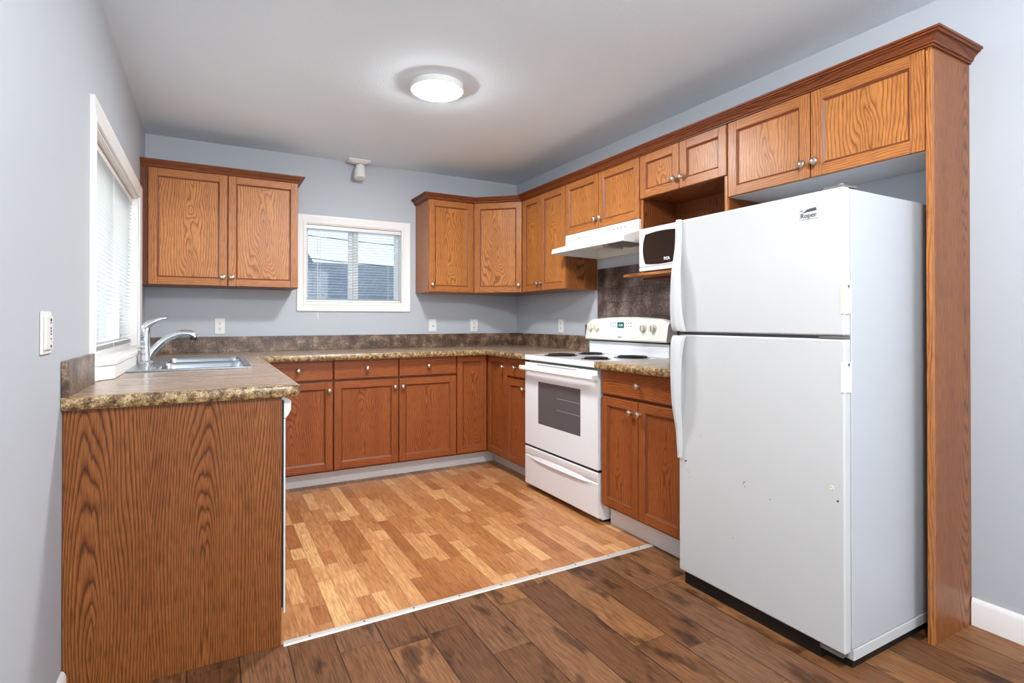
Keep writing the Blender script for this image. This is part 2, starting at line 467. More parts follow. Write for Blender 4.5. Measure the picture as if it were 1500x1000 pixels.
struct(b.build('wall_front', 'wall'))

bb = [(0, 0), (.013, 0), (.013, .082), (.009, .094), (.004, .1), (0, .1)]
b = MB(); b.sweep([(W-.0005, -3.468), (W-.0005, YR+.01)], bb); struct(b.build('baseboard_right', 'white_trim'))
b = MB(); b.sweep([(.0005, YR+.01), (.0005, -2.353)], bb); struct(b.build('baseboard_left', 'white_trim'))
# white toe-kick boards under the base units
b = MB(); b.box(.64, 2.4045, -.474, -.462, 0.0005, .113); struct(b.build('trim_1', 'white_toe', bevel=.0015))
b = MB(); b.box(2.405, 2.417, -.475, -1.2, 0.0005, .113); struct(b.build('trim_2', 'white_toe', bevel=.0015))
b = MB(); b.box(2.35, 2.362, -2.016, -2.66, 0.0005, .113); struct(b.build('trim_3', 'white_toe', bevel=.0015))
# metal strip between the two floors
b = MB(); b.prism([(YS-.016, 0.0003), (YS-.013, .0035), (YS, .005), (YS+.013, .0035), (YS+.016, 0.0003)], 0, .612, 2.345)
t4 = struct(b.build('trim_4', 'alu'))
for k in range(9):
    b = MB(); b.lathe((.70+k*.195, YS, .0046), 2, [(.0045, 0), (.0045, .0009), (.002, .0015), (0, .0015)], 10)
    b.build('screw', 'screw', t4)

def picture_frame(b, a0, a1, z0, z1, w, fr):
    """mitred casing round an opening: inner rectangle grows outward by w, in frame (u, n, z)"""
    prof = [(0, 0.0005), (0, .011), (.012, .013), (.018, .010), (w-.02, .014), (w-.008, .017), (w, .015), (w, 0.0005)]
    cor = [(a0, z0, -1, -1), (a1, z0, 1, -1), (a1, z1, 1, 1), (a0, z1, -1, 1)]
    b.fr = fr
    b.loft([[(x+sx*o, n, z+sz*o) for o, n in prof] for x, z, sx, sz in cor], closed=True, smooth=False)

def blind(fr, u0, u1, ztop, zbot, nmid, label, tilt, wand_u=None, wand_z=None, stack=0):
    """venetian blind hung inside a reveal"""
    p0 = fr(((u0+u1)/2, nmid, zbot))
    t = thing('window_blind', label, 'blind', p0)
    b = MB(fr); b.box(u0, u1, nmid-.014, nmid+.014, ztop-.028, ztop); b.build('headrail', 'white_plastic', t, .002)
    pitch = .0212
    n = int((ztop-.05-(zbot+.02))/pitch)
    b = MB(fr)
    def slat(z, ti):
        c, s_ = math.cos(ti), math.sin(ti)
        sec = []
        for q in (-1, -.33, .33, 1):
            y = .0125*q; h = .0016*(1-q*q)
            sec.append((y*c-h*s_, y*s_+h*c))
        low = [(y, h-.0007) for y, h in reversed(sec)]
        b.loft([[(u, nmid+y, z+h) for y, h in sec+low] for u in (u0+.004, u1-.004)], smooth=False)
    for k in range(n): slat(ztop-.045-k*pitch, tilt)
    for k in range(stack): slat(zbot+.016+k*.004, 0)
    b.build('slats', 'slat', t)
    b = MB(fr); b.box(u0+.002, u1-.002, nmid-.012, nmid+.012, zbot, zbot+.012); b.build('bottom_rail', 'white_plastic', t, .002)
    w = u1-u0
    for q in ((.14, .86) if w < 1 else (.08, .5, .92)):
        b = MB(fr)
        for dn in (-.0135, .0135): b.tube([(u0+w*q, nmid+dn, ztop-.03), (u0+w*q, nmid+dn, zbot+.01)], .0009, 5)
        b.build('ladder_cord', 'white_plastic', t)
    if wand_u is not None:
        b = MB(fr); b.tube([(wand_u, nmid+.018, ztop-.03), (wand_u, nmid+.024, wand_z+.1), (wand_u+.002, nmid+.03, wand_z)], [.0025, .003, .004], 8)
        b.build('wand', 'white_plastic', t)
    return t

# --- left window (over the sink)
FL = Fr((0, 0, 0), (0, 1, 0), (1, 0, 0))       # facing the left wall: right is +y, out is +x
w1 = thing('window_1', 'left window', 'window', (-.1, (L_Y0+L_Y1)/2, L_Z0)); struct(w1)
for k in ('label', 'category'): del w1[k]
b = MB(); picture_frame(b, L_Y0+.002, L_Y1-.002, L_Z0+.004, L_Z1-.002, .072, FL); b.build('window_frame', 'white_trim', w1)
b = MB(FL)
b.box(L_Y0+.001, L_Y0+.012, -WT+.01, -.0005, L_Z0+.002, L_Z1-.001); b.box(L_Y1-.012, L_Y1-.001, -WT+.01, -.0005, L_Z0+.002, L_Z1-.001)
b.box(L_Y0+.012, L_Y1-.012, -WT+.01, -.0005, L_Z1-.012, L_Z1-.001)
b.build('reveal', 'white_trim', w1)
b = MB()      # boxed sill standing on the worktop, its ends cut at an angle
sill = [(.0015, L_Y0-.07), (.013, L_Y0-.07), (.02, L_Y0-.01), (.062, L_Y0+.05), (.062, -.92), (.03, -.86), (.03, L_Y1+.05), (.0015, L_Y1+.05)]
b.prism(sill, 2, .9135, .967); b.build('sill_box', 'white_trim', w1, .002)
sill2 = [(-WT+.02, L_Y0+.013), (.0015, L_Y0+.013), (.0015, L_Y0-.012), (.024, L_Y0-.012), (.068, L_Y0+.05), (.068, -.915), (.036, -.855), (.036, L_Y1+.05), (.0015, L_Y1+.05), (.0015, L_Y1-.013), (-WT+.02, L_Y1-.013)]
b = MB(); b.prism(sill2, 2, .968, .9865); b.build('window_sill', 'white_trim', w1, .002)
def slider(root, fr, u0, u1, z0, z1, n0, e=.045, mw=0.0):
    b = MB(fr)
    b.box(u0, u0+e, n0-.03, n0+.03, z0, z1); b.box(u1-e, u1, n0-.03, n0+.03, z0, z1)
    b.box(u0+e, u1-e, n0-.03, n0+.03, z0, z0+e); b.box(u0+e, u1-e, n0-.03, n0+.03, z1-e, z1)
    sash = b.build('sash', 'vinyl', root, .002)
    c = (u0+u1)/2
    b = MB(fr); b.box(c-.022-mw, c+.008, n0-.02, n0+.012, z0+e, z1-e); b.box(c-.004, c+.024+mw, n0-.004, n0+.026, z0+e, z1-e)
    b.build('mullion', 'vinyl', root, .002)
    for a, c_ in ((u0+e, c-.02-mw), (c+.02+mw, u1-e)):
        b = MB(fr); b.box(a-.003, c_+.003, n0-.003, n0+.001, z0+e-.003, z1-e+.003); b.build('pane', 'glass', root)
slider(w1, FL, L_Y0+.012, L_Y1-.012, L_Z0+.004, L_Z1-.012, -WT+.045)
blind(FL, L_Y0+.016, L_Y1-.016, L_Z1-.016, L_Z0+.012, -.042, 'wide white slatted blind in the left window above the sink', math.radians(8), stack=5)

# --- back window
FB = Fr((0, 0, 0), (1, 0, 0), (0, -1, 0))      # facing the back wall: right is +x, out is -y
w2 = thing('window_2', 'back window', 'window', ((B_X0+B_X1)/2, .1, B_Z0)); struct(w2)
for k in ('label', 'category'): del w2[k]
b = MB(); picture_frame(b, B_X0+.002, B_X1-.002, B_Z0+.002, B_Z1-.002, .062, FB); b.build('window_frame', 'white_trim', w2)
b = MB(FB)
b.box(B_X0+.001, B_X0+.01, -WT+.01, -.0005, B_Z0+.001, B_Z1-.001); b.box(B_X1-.01, B_X1-.001, -WT+.01, -.0005, B_Z0+.001, B_Z1-.001)
b.box(B_X0+.01, B_X1-.01, -WT+.01, -.0005, B_Z1-.01, B_Z1-.001); b.box(B_X0+.01, B_X1-.01, -WT+.01, -.0005, B_Z0+.001, B_Z0+.01)
b.build('reveal', 'white_trim', w2)
slider(w2, FB, B_X0+.011, B_X1-.011, B_Z0+.011, B_Z1-.011, -WT+.045, .024, .014)
blind(FB, B_X0+.013, B_X1-.013, B_Z1-.012, B_Z0+.014, -.03, 'small white slatted blind in the back wall window', math.radians(-3), wand_u=1.115, wand_z=1.15, stack=3)

# --- outside the back window: the neighbouring houses and wires
nh = thing('neighbour_house', 'long grey shingled roof of the house outside the back window', 'house', (7, 14, -1.0))
b = MB(); b.prism([(10.5, 1.4), (14, 3.02), (17.5, 1.4)], 0, 1.5, 14); b.build('roof', 'roof', nh)
b = MB(); b.box(1.8, 13.7, 10.9, 17.1, -1.0, 1.398); b.build('wall', 'house_wall', nh)
nh = thing('neighbour_house', 'steep grey gable at the lower left of the back window view', 'house', (2.4, 17, -1.0))
b = MB(); b.prism([(0, 1.6), (3.3, 4.55), (5.0, 1.6)], 1, 18, 24); b.build('roof', 'gable_grey', nh)
b = MB(); b.box(.3, 4.8, 18.2, 23.8, -1.0, 1.598); b.build('wall', 'house_wall', nh)
nh = thing('neighbour_house', 'grey wall of the house outside, glimpsed through the left window blind', 'house', (-4.2, 2.0, -1.0))
b = MB(); b.box(-7, -4.0, -6, 9, -1.0, 1.75); b.build('wall', 'house_wall', nh)
b = MB(); b.prism([(-7.3, 1.751), (-3.7, 1.751), (-5.5, 2.75)], 1, -6.2, 9.2); b.build('roof', 'roof', nh)
for k, (a, c_, lab) in enumerate((((-2, 13, 4.25), (9, 10.2, 3.2), 'upper dark overhead wire crossing the sky in the back window'),
                             ((-2, 13, 3.55), (9, 10.2, 2.62), 'lower dark overhead wire just above the roof in the back window'))):
    b = MB(); P = []
    for q in range(13):
        f = q/12; P.append((a[0]+(c_[0]-a[0])*f, a[1]+(c_[1]-a[1])*f, a[2]+(c_[2]-a[2])*f-.25*4*f*(1-f)))
    b.tube(P, .012, 6); tag(b.build('overhead_wire', 'wire'), lab, 'wire')

# ---------------------------------------------------------------- cabinet parts
def knob(fr, u, z, parent):
    b = MB(fr)
    b.lathe((u, .0185, z), 1, [(0, 0), (.0075, 0), (.006, .003), (.0055, .012), (.009, .015), (.0155, .018), (.0165, .022), (.0145, .027), (.009, .0305), (0, .0315)], 18)
    return b.build('knob', 'nickel', parent)
def door(fr, u0, u1, z0, z1, parent, mat='oak', pmat='oak_panel', kn=None, st=.047):
    b = MB(fr)
    b.box(u0, u0+st, 0.0005, .019, z0, z1); b.box(u1-st, u1, .0005, .019, z0, z1)
    b.box(u0+st, u1-st, .0005, .019, z0, z0+st, 'x'); b.box(u0+st, u1-st, .0005, .019, z1-st, z1, 'x')
    d = b.build('door', mat, parent, .0022)
    a0, a1, c0, c1 = u0+st, u1-st, z0+st, z1-st; e = .009
    b = MB(fr)     # sloping bead inside the frame
    for q in (((a0, c0), (a0, c1), (a0+e, c1-e), (a0+e, c0+e)), ((a1, c1), (a1, c0), (a1-e, c0+e), (a1-e, c1-e)),
              ((a0, c1), (a1, c1), (a1-e, c1-e), (a0+e, c1-e)), ((a1, c0), (a0, c0), (a0+e, c0+e), (a1-e, c0+e))):
        hs = (.0155, .0155, .010, .010)
        b.face([(p[0], h, p[1]) for p, h in zip(q, hs)], [(5+p[0]*.3, p[1]) for p in q])
    b.build('bead', 'bead', d)
    b = MB(fr); b.box(a0-.004, a1+.004, .003, .0085, c0-.004, c1+.004, 'z', centre=True); b.build('panel', pmat, d)
    if kn: knob(fr, kn[0], kn[1], d)
    return d
def drawer(fr, u0, u1, z0, z1, parent, mat='oak_base_shaded'):
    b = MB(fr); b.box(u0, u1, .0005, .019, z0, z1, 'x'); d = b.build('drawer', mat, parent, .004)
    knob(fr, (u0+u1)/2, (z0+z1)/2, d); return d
KN = .024    # knob inset from the door's edge

# ---------------------------------------------------------------- wall cabinets
ZB, ZT = 1.366, 2.105
CROWN = [(0.0, 2.104), (.006, 2.104), (.006, 2.110), (.012, 2.112), (.014, 2.120), (.019, 2.129), (.027, 2.135), (.027, 2.139), (.034, 2.139), (.036, 2.145), (.042, 2.147), (.042, 2.155), (0, 2.155)]
# left pair of doors on the back wall
F = Fr((0, -.306, 0), (1, 0, 0), (0, -1, 0))
c = thing('wall_cabinet', 'two-door oak wall cabinet left of the back window', 'cabinet', (.465, -.16, ZB))
b = MB(F); b.box(.0015, .93, -.3045, 0, ZB, 2.13); b.build('body', 'crown', c, .001)
door(F, .045, .485, ZB+.003, ZT, c, kn=(.485-KN, ZB+.06)); door(F, .491, .927, ZB+.003, ZT, c, kn=(.491+KN, ZB+.06))
b = MB(); b.sweep([(.0015, -.325+.019), (.93, -.325+.019), (.93, -.002)], [(o+.0005, z) for o, z in CROWN]); b.build('crown_moulding', 'crown', c)
# single door, right of the back window
c = thing('wall_cabinet', 'single-door oak wall cabinet right of the back window', 'cabinet', (2.1, -.16, ZB))
b = MB(F); b.box(1.905, 2.296, -.3045, 0, ZB, 2.13); b.build('body', 'oak', c, .001)
door(F, 1.909, 2.294, ZB+.003, ZT, c, kn=(1.909+KN, ZB+.06))
# diagonal corner cabinet
c = thing('wall_cabinet', 'oak corner wall cabinet with one angled door', 'cabinet', (2.6, -.3, ZB))
p0, p1 = Vector((2.2985, -.325)), Vector((2.600, -.6015)); dv = (p1-p0).normalized(); nv = Vector((dv.y, -dv.x))
q0, q1 = p0-nv*.019, p1-nv*.019
b = MB(); b.prism([(2.2985, -.002), (2.2985, -.309), (q0.x+.006, q0.y+.0), (q1.x, q1.y-.0), (2.617, -.6015), (W-.0015, -.6015), (W-.0015, -.002)], 2, ZB, 2.13); b.build('body', 'oak', c)
FD = Fr((q0.x, q0.y, 0), (dv.x, dv.y, 0), (nv.x, nv.y, 0)); L = (p1-p0).length
door(FD, .004, L-.004, ZB+.003, ZT, c, kn=(L-.004-KN, ZB+.06))
# right wall
FR = Fr((2.619, 0, 0), (0, -1, 0), (-1, 0, 0))
c = thing('wall_cabinet', 'oak wall cabinet with two narrow tall doors left of the range hood', 'cabinet', (2.75, -.9, ZB))
b = MB(FR); b.box(.603, 1.2095, -.2695, 0, ZB, 2.13); b.build('body', 'veneer_side', c, .001)
door(FR, .606, .872, ZB+.003, ZT, c, kn=(.872-KN, ZB+.06)); door(FR, .877, 1.207, ZB+.003, ZT, c, kn=(.877+KN, ZB+.06))
c = thing('wall_cabinet', 'two-door oak wall cabinet directly above the range hood', 'cabinet', (2.75, -1.59, 1.742))
b = MB(FR); b.box(1.2105, 1.9765, -.2695, 0, 1.742, 2.13); b.build('body', 'oak', c, .001)
door(FR, 1.214, 1.587, 1.745, ZT, c, kn=(1.587-KN, 1.745+.06)); door(FR, 1.593, 1.974, 1.745, ZT, c, kn=(1.593+KN, 1.745+.06))
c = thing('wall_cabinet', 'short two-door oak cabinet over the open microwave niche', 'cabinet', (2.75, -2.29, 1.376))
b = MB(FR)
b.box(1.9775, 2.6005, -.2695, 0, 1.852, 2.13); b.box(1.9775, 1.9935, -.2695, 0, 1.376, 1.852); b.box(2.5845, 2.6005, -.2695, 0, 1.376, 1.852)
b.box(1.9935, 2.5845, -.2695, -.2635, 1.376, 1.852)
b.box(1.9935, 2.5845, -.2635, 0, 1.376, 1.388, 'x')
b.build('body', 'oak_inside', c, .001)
door(FR, 1.982, 2.285, 1.855, ZT, c, kn=(2.285-KN, 1.855+.055)); door(FR, 2.291, 2.594, 1.855, ZT, c, kn=(2.291+KN, 1.855+.055))
b = MB(FR); b.box(2.5845, 2.6015, .0002, .0175, 1.376, 1.85); b.build('edge_strip', 'oak', c, .001)
b = MB(FR); b.box(1.9775, 1.9935, .0002, .0045, 1.376, 1.85); b.build('edge_strip', 'oak', c, .001)
c = thing('wall_cabinet', 'large two-door oak cabinet above the refrigerator', 'cabinet', (2.75, -3.03, 1.742))
b = MB(FR); b.box(2.603, 3.4455, -.2695, 0, 1.75, 2.13); b.build('body', 'oak', c, .001)
b = MB(FR); b.box(2.603, 3.4455, -.2695, 0.0, 1.742, 1.7495); b.build('bottom_panel', 'white_board', c)
door(FR, 2.606, 3.02, 1.744, ZT, c, kn=(3.02-KN, 1.744+.06)); door(FR, 3.026, 3.4425, 1.744, ZT, c, kn=(3.026+KN, 1.744+.06))
# end panel beside the refrigerator
c = thing('end_panel', 'tall oak end panel standing right of the refrigerator', 'panel', (2.745, -3.456, 0))
b = MB(); b.box(2.619, W-.0015, -3.465, -3.447, 0.0005, 2.096, 'z', centre=True); b.build('board', 'veneer_side', c, .001)
b = MB(); b.box(2.600, 2.6185, -3.465, -3.447, 0.0005, 2.096); b.build('edge_strip', 'oak', c, .001)
b = MB(); b.box(2.601, W-.0015, -3.4645, -3.4475, 2.0965, 2.13); b.build('top_block', 'veneer_side', c, .001)
# crown along the right-hand run
o_ = .0005
CR2 = [(o+.001, z+.001) for o, z in CROWN]
b = MB(); b.sweep([(1.905, -.002), (1.905, -.306), (q0.x+.001, -.306), (q1.x, q1.y), (2.600, -.62), (2.600, -3.465), (W-.002, -3.465)], CR2)
tag(b.build('crown_moulding', 'crown'), 'dark oak crown moulding along the top of the right-hand wall cabinets', 'moulding')
# board under the microwave
b = MB(); b.box(2.478, 2.886-.012, -1.996, -2.582, 1.3885, 1.401, 'y')
b = MB(); b.prism([(2.478, -1.979), (2.6, -1.979), (2.6, -1.995), (2.873, -1.995), (2.873, -2.582), (2.6, -2.582), (2.6, -2.6), (2.478, -2.6)], 2, 1.3885, 1.403)
tag(b.build('shelf_board', 'oak', bevel=.001), 'oak shelf board under the microwave, sticking out of its niche', 'shelf')

# ---------------------------------------------------------------- base cabinets
FBB = Fr((0, -.591, 0), (1, 0, 0), (0, -1, 0))
DZ0, DZ1, RZ0, RZ1 = .128, .722, .738, .872
def base_body(fr, u0, u1, c, depth=.588, toe=.118, u_hidden=None):
    b = MB(fr); b.box(u0, u1, -depth, 0, .114, .8745); b.box(u0+.002, u1-.002, -depth, -toe-.016, 0.0005, .1135); return b.build('body', 'crown', c)
c = thing('base_cabinet', 'oak base cabinet of one drawer over one door beside the sink worktop', 'cabinet', (.88, -.3, 0))
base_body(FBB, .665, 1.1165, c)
drawer(FBB, .672, 1.112, RZ0, RZ1, c); door(FBB, .672, 1.112, DZ0, DZ1, c, 'oak_base_shaded', 'oak_base_shaded', kn=(1.112-KN, DZ1-.058))
c = thing('base_cabinet', 'oak base cabinet with two drawers and two doors below the back window', 'cabinet', (1.57, -.3, 0))
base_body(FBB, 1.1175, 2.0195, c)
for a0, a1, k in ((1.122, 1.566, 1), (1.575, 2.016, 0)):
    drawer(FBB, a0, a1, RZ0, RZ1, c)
    door(FBB, a0, a1, DZ0, DZ1, c, 'oak_base_shaded', 'oak_base_shaded', kn=((a1-KN) if k else (a0+KN), DZ1-.058))
c = thing('base_cabinet', 'oak corner base cabinet with folding door in the back right corner', 'cabinet', (2.5, -.4, 0))
b = MB(); b.box(2.0205, W-.002, -.002, -.591, .114, .8745); b.box(2.299, W-.002, -.5915, -.9195, .114, .8745)
b.box(2.03, W-.01, -.01, -.455, .0005, .1135); b.box(2.435, W-.01, -.456, -.91, .0005, .1135); b.build('body', 'crown', c)
door(FBB, 2.026, 2.274, DZ0, RZ1, c, 'oak_base_shaded', 'oak_base_shaded')
FRB = Fr((2.299, 0, 0), (0, -1, 0), (-1, 0, 0))
door(FRB, .614, .917, DZ0, RZ1, c, 'oak_base_shaded', 'oak_base_shaded', kn=(.917-KN-.012, .797))
c = thing('base_cabinet', 'narrow oak base cabinet of drawer and door left of the stove', 'cabinet', (2.6, -1.06, 0))
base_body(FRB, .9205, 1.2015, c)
drawer(FRB, .925, 1.198, RZ0, RZ1, c); door(FRB, .925, 1.198, DZ0, DZ1, c, 'oak_base_shaded', 'oak_base_shaded', kn=(1.198-KN, DZ1-.058))
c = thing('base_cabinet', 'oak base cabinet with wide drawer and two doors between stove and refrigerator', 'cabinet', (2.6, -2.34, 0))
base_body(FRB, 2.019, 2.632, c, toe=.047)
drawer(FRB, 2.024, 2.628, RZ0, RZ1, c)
door(FRB, 2.024, 2.314, DZ0, DZ1, c, 'oak_base_shaded', 'oak_base_shaded', kn=(2.314-KN-.02, DZ1-.058)); door(FRB, 2.32, 2.628, DZ0, DZ1, c, 'oak_base_shaded', 'oak_base_shaded', kn=(2.32+KN-.01, DZ1-.058))
# sink unit and its end panel
b = MB(); b.box(.0015, .605, -2.35, -2.334, .0005, .8745, 'z', centre=True)
tag(b.build('end_panel', 'veneer', bevel=.001), 'wide brown oak end panel closing the sink worktop run, facing the camera', 'panel')
c = thing('base_cabinet', 'oak sink base cabinet under the double sink, mostly hidden', 'cabinet', (.3, -1.2, 0))
FLB = Fr((.591, 0, 0), (0, 1, 0), (1, 0, 0))
b = MB(FLB)      # open-topped so that the bowls hang inside
b.box(-1.722, -1.704, -.588, 0, .114, .8745); b.box(-.684, -.666, -.588, 0, .114, .8745); b.box(-1.704, -.684, -.588, -.57, .114, .8745)
b.box(-1.704, -.684, -.57, 0, .114, .132); b.box(-1.704, -.684, -.018, 0, .72, .8745); b.box(-.6655, -.593, -.05, 0, .114, .8745); b.box(-1.72, -.668, -.588, -.13, .0005, .1135)
b.build('body', 'crown', c)
for a0, a1, k in ((-1.718, -1.197, 1), (-1.191, -.68, 0)):
    door(FLB, a0, a1, DZ0, RZ1, c, 'oak_base_shaded', 'oak_base_shaded', kn=((a1-KN) if k else (a0+KN), RZ1-.058))
b = MB(); b.box(.461, .473, -2.33, -.49, .0005, .113); struct(b.build('trim_5', 'white_toe'))
# dishwasher at the end of the sink run
c = thing('dishwasher', 'white dishwasher seen edge-on beside the wide brown end panel', 'dishwasher', (.3, -2.03, 0))
b = MB(); b.box(.03, .598, -2.331, -1.726, .03, .868); b.build('body', 'black', c, .003)
b = MB(); b.box(.5985, .613, -2.324, -1.73, .12, .862); b.build('door_liner', 'black', c)
b = MB(); b.box(.6135, .6195, -2.328, -1.728, .1, .79); b.build('door', 'white_enamel', c, .001)
b = MB(); b.prism([(.6, .868), (.6, .861), (.614, .855), (.6135, .792), (.6195, .792), (.628, .802), (.637, .82), (.638, .852), (.63, .86), (.606, .871)], 1, -2.331, -1.728); b.build('control_panel', 'white_plastic', c, .001)
b = MB(); b.box(.56, .575, -2.328, -1.73, .008, .1); b.build('kick_plate', 'black', c)
for yy in (-2.3, -1.76):
    for xx in (.1, .5):
        b = MB(); b.lathe((xx, yy, .0005), 2, [(.015, 0), (.015, .03)], 10); b.build('foot', 'black', c)

# ---------------------------------------------------------------- worktops, upstands, tiles
CZ0, CZ1 = .8755, .912
SX0, SX1, SY0, SY1 = .072, .548, -1.522, -.662        # sink cut-out
wk = thing('worktop', 'brown laminate worktop running round the corner from the sink to the stove', 'worktop', (.33, -1.2, CZ0))
EX, EY = .655, -.650
b = MB()
b.box(.0015, EX, -2.362, SY0, CZ0, CZ1); b.box(.0015, SX0, SY0, SY1, CZ0, CZ1); b.box(SX1, EX, SY0, SY1, CZ0, CZ1)
b.box(.0015, EX, SY1, -.0015, CZ0, CZ1)
b.box(EX, W-.0015, EY, -.0015, CZ0, CZ1); b.box(2.25, W-.0015, -1.204, EY, CZ0, CZ1)
b.build('top', 'laminate_top', wk)
NOSE = [(0, CZ0-.004), (.006, CZ0-.003), (.011, CZ0+.004), (.013, CZ0+.018), (.0115, CZ1-.008), (.007, CZ1-.0015), (0, CZ1+.0003)]
b = MB()
rc = [(EX-.02+.02*math.sin(a), -2.362+.02-.02*math.cos(a)) for a in [k*PI/12 for k in range(0, 7)]]
path = [(.0015, -2.362)] + rc + [(EX, EY), (2.25, EY), (2.25, -1.204)]
b.sweep(path, NOSE); b.build('edge', 'laminate_edge', wk)
for q in ((.0015, .019, -2.37, L_Y0-.078, CZ1+.0005, 1.018), (.0015, .019, L_Y1+.075, -.0015, CZ1+.0005, 1.022),
          (.0195, W-.02, -.019, -.0015, CZ1+.0005, 1.024), (W-.019, W-.0015, -1.204, -.0015, CZ1+.0005, 1.024)):
    b = MB(); b.box(*q); b.build('upstand', 'splash', wk, .001)
wk = thing('worktop', 'short brown laminate worktop between stove and refrigerator', 'worktop', (2.57, -2.33, CZ0))
b = MB(); b.box(2.25, W-.0015, -2.64, -2.014, CZ0, CZ1); b.build('top', 'laminate_top', wk)
b = MB(); b.sweep([(2.25, -2.014), (2.25, -2.64)], NOSE); b.build('edge', 'laminate_edge', wk)
# slate-look tiles behind the stove
b = MB(); b.box(W-.011, W-.0012, -1.9768, -1.226, 1.0245, 1.515); b.box(W-.011, W-.0012, -2.66, -1.9768, CZ1+.001, 1.3745); b.box(W-.011, W-.0012, -1.9768, -1.21, CZ1+.001, 1.0245)
b.box(W-.011, W-.0012, -1.226, -1.075, 1.0245, 1.108)
tag(b.build('tile_backsplash', 'tile', base=(W, -1.9, .913)), 'dark brown slate tile backsplash on the wall behind the stove', 'backsplash')

# ---------------------------------------------------------------- sink and faucet
s = thing('sink', 'stainless steel double-bowl sink set in the left worktop', 'sink', (.31, -1.09, .9125))
def rrect(x0, x1, y0, y1, r, z, n=5):
    P = []
    for cx, cy, a in ((x1-r, y0+r, -PI/2), (x1-r, y1-r, 0), (x0+r, y1-r, PI/2), (x0+r, y0+r, PI)):
        for k in range(n+1): P.append((cx+r*math.cos(a+PI/2*k/n), cy+r*math.sin(a+PI/2*k/n), z))
    return P
zt = .9195
bowls = [(.165, .540, -1.505, -1.105), (.165, .540, -1.075, -.682)]
b = MB()
# deck as strips around the two bowls
X0, X1, Y0, Y1 = .06, .562, -1.536, -.648
b.box(X0, .165, Y0, Y1, .913, zt); b.box(.54, X1, Y0, Y1, .913, zt)
b.box(.165, .54, Y0, -1.505, .913, zt); b.box(.165, .54, -.682, Y1, .913, zt); b.box(.165, .54, -1.105, -1.075, .913, zt)
b.build('rim', 'steel', s, .002)
for x0, x1, y0, y1 in bowls:
    b = MB(); rings = []
    for ins, z, r in ((-.004, zt+.0006, .05), (.004, zt-.001, .05), (.010, zt-.012, .05), (.018, .80, .055), (.03, .765, .06), (.06, .755, .05)):
        rings.append(rrect(x0+ins, x1-ins, y0+ins, y1-ins, r, z))
    b.loft(rings, caps=False)
    f = b.bm.faces.new([b.bm.verts.new(p) for p in rings[-1]])
    bowl = b.build('bowl', 'steel', s)
    so = bowl.modifiers.new('gauge', 'SOLIDIFY'); so.thickness = .0015; so.offset = -1
    b = MB(); b.lathe(((x0+x1)/2, (y0+y1)/2, .7555), 2, [(.045, 0), (.045, .003), (.036, .004), (.03, -.0), (0, -.0)], 20); b.build('drain', 'chrome', bowl)

f = thing('faucet', 'chrome single-lever kitchen faucet rising from the sink deck', 'faucet', (.105, -1.09, zt+.0005))
fx, fy = .105, -1.09
b = MB(); b.lathe((fx, fy, zt+.0005), 2, [(.034, 0), (.034, .006), (.030, .012), (.026, .016), (0, .017)], 28); b.build('base', 'chrome', f)
b = MB()
b.tube([(fx-.002, fy, zt+.014), (fx-.004, fy, zt+.06), (fx-.006, fy, zt+.12), (fx-.004, fy, zt+.165), (fx+.001, fy, zt+.185)], [.025, .024, .0225, .0225, .017], 20)
b.build('body', 'chrome', f)
def curve(P, n=10):
    out = []
    for k in range(len(P)-1):
        p0 = P[max(k-1, 0)]; p1 = P[k]; p2 = P[k+1]; p3 = P[min(k+2, len(P)-1)]
        for q in range(n):
            t = q/n
            out.append(tuple(.5*((2*p1[i])+(-p0[i]+p2[i])*t+(2*p0[i]-5*p1[i]+4*p2[i]-p3[i])*t*t+(-p0[i]+3*p1[i]-3*p2[i]+p3[i])*t**3) for i in range(len(p1))))
    out.append(tuple(P[-1])); return out
sp = curve([(fx+.01, fy, .952, .019), (.135, fy, .99, .018), (.178, fy, 1.036, .0165), (.225, fy, 1.063, .017), (.268, fy, 1.072, .0185), (.300, fy, 1.066, .019), (.318, fy, 1.052, .017)])
b = MB(); b.tube([p[:3] for p in sp], [p[3] for p in sp], 18); b.build('spout', 'chrome', f)
b = MB(); b.lathe((.306, fy, 1.036), 2, [(.011, 0), (.0155, 0), (.017, .02), (0, .024)], 16); b.build('spray_head', 'black', f)
lv = curve([(fx-.014, fy, 1.098, .017), (fx+.004, fy, 1.118, .017), (.138, fy, 1.135, .0115), (.165, fy, 1.148, .009), (.188, fy, 1.151, .006)])
b = MB(); b.tube([p[:3] for p in lv], [p[3] for p in lv], 14, flat=1.25); b.build('lever', 'chrome', f)

# ---------------------------------------------------------------- stove
FS = Fr((2.27, -1.208, 0), (0, -1, 0), (-1, 0, 0)); SWD = .798      # u 0..SWD to the right, n out of the front
st = thing('stove', 'white freestanding electric coil stove with oven between the base cabinets', 'stove', (2.57, -1.607, 0))
b = MB(FS); b.box(.003, SWD-.003, -.60, -.032, .022, .866); b.build('body', 'white_enamel', st, .002)
b = MB(FS); b.box(.03, SWD-.03, -.56, -.06, .0005, .0215); b.build('plinth', 'black', st)
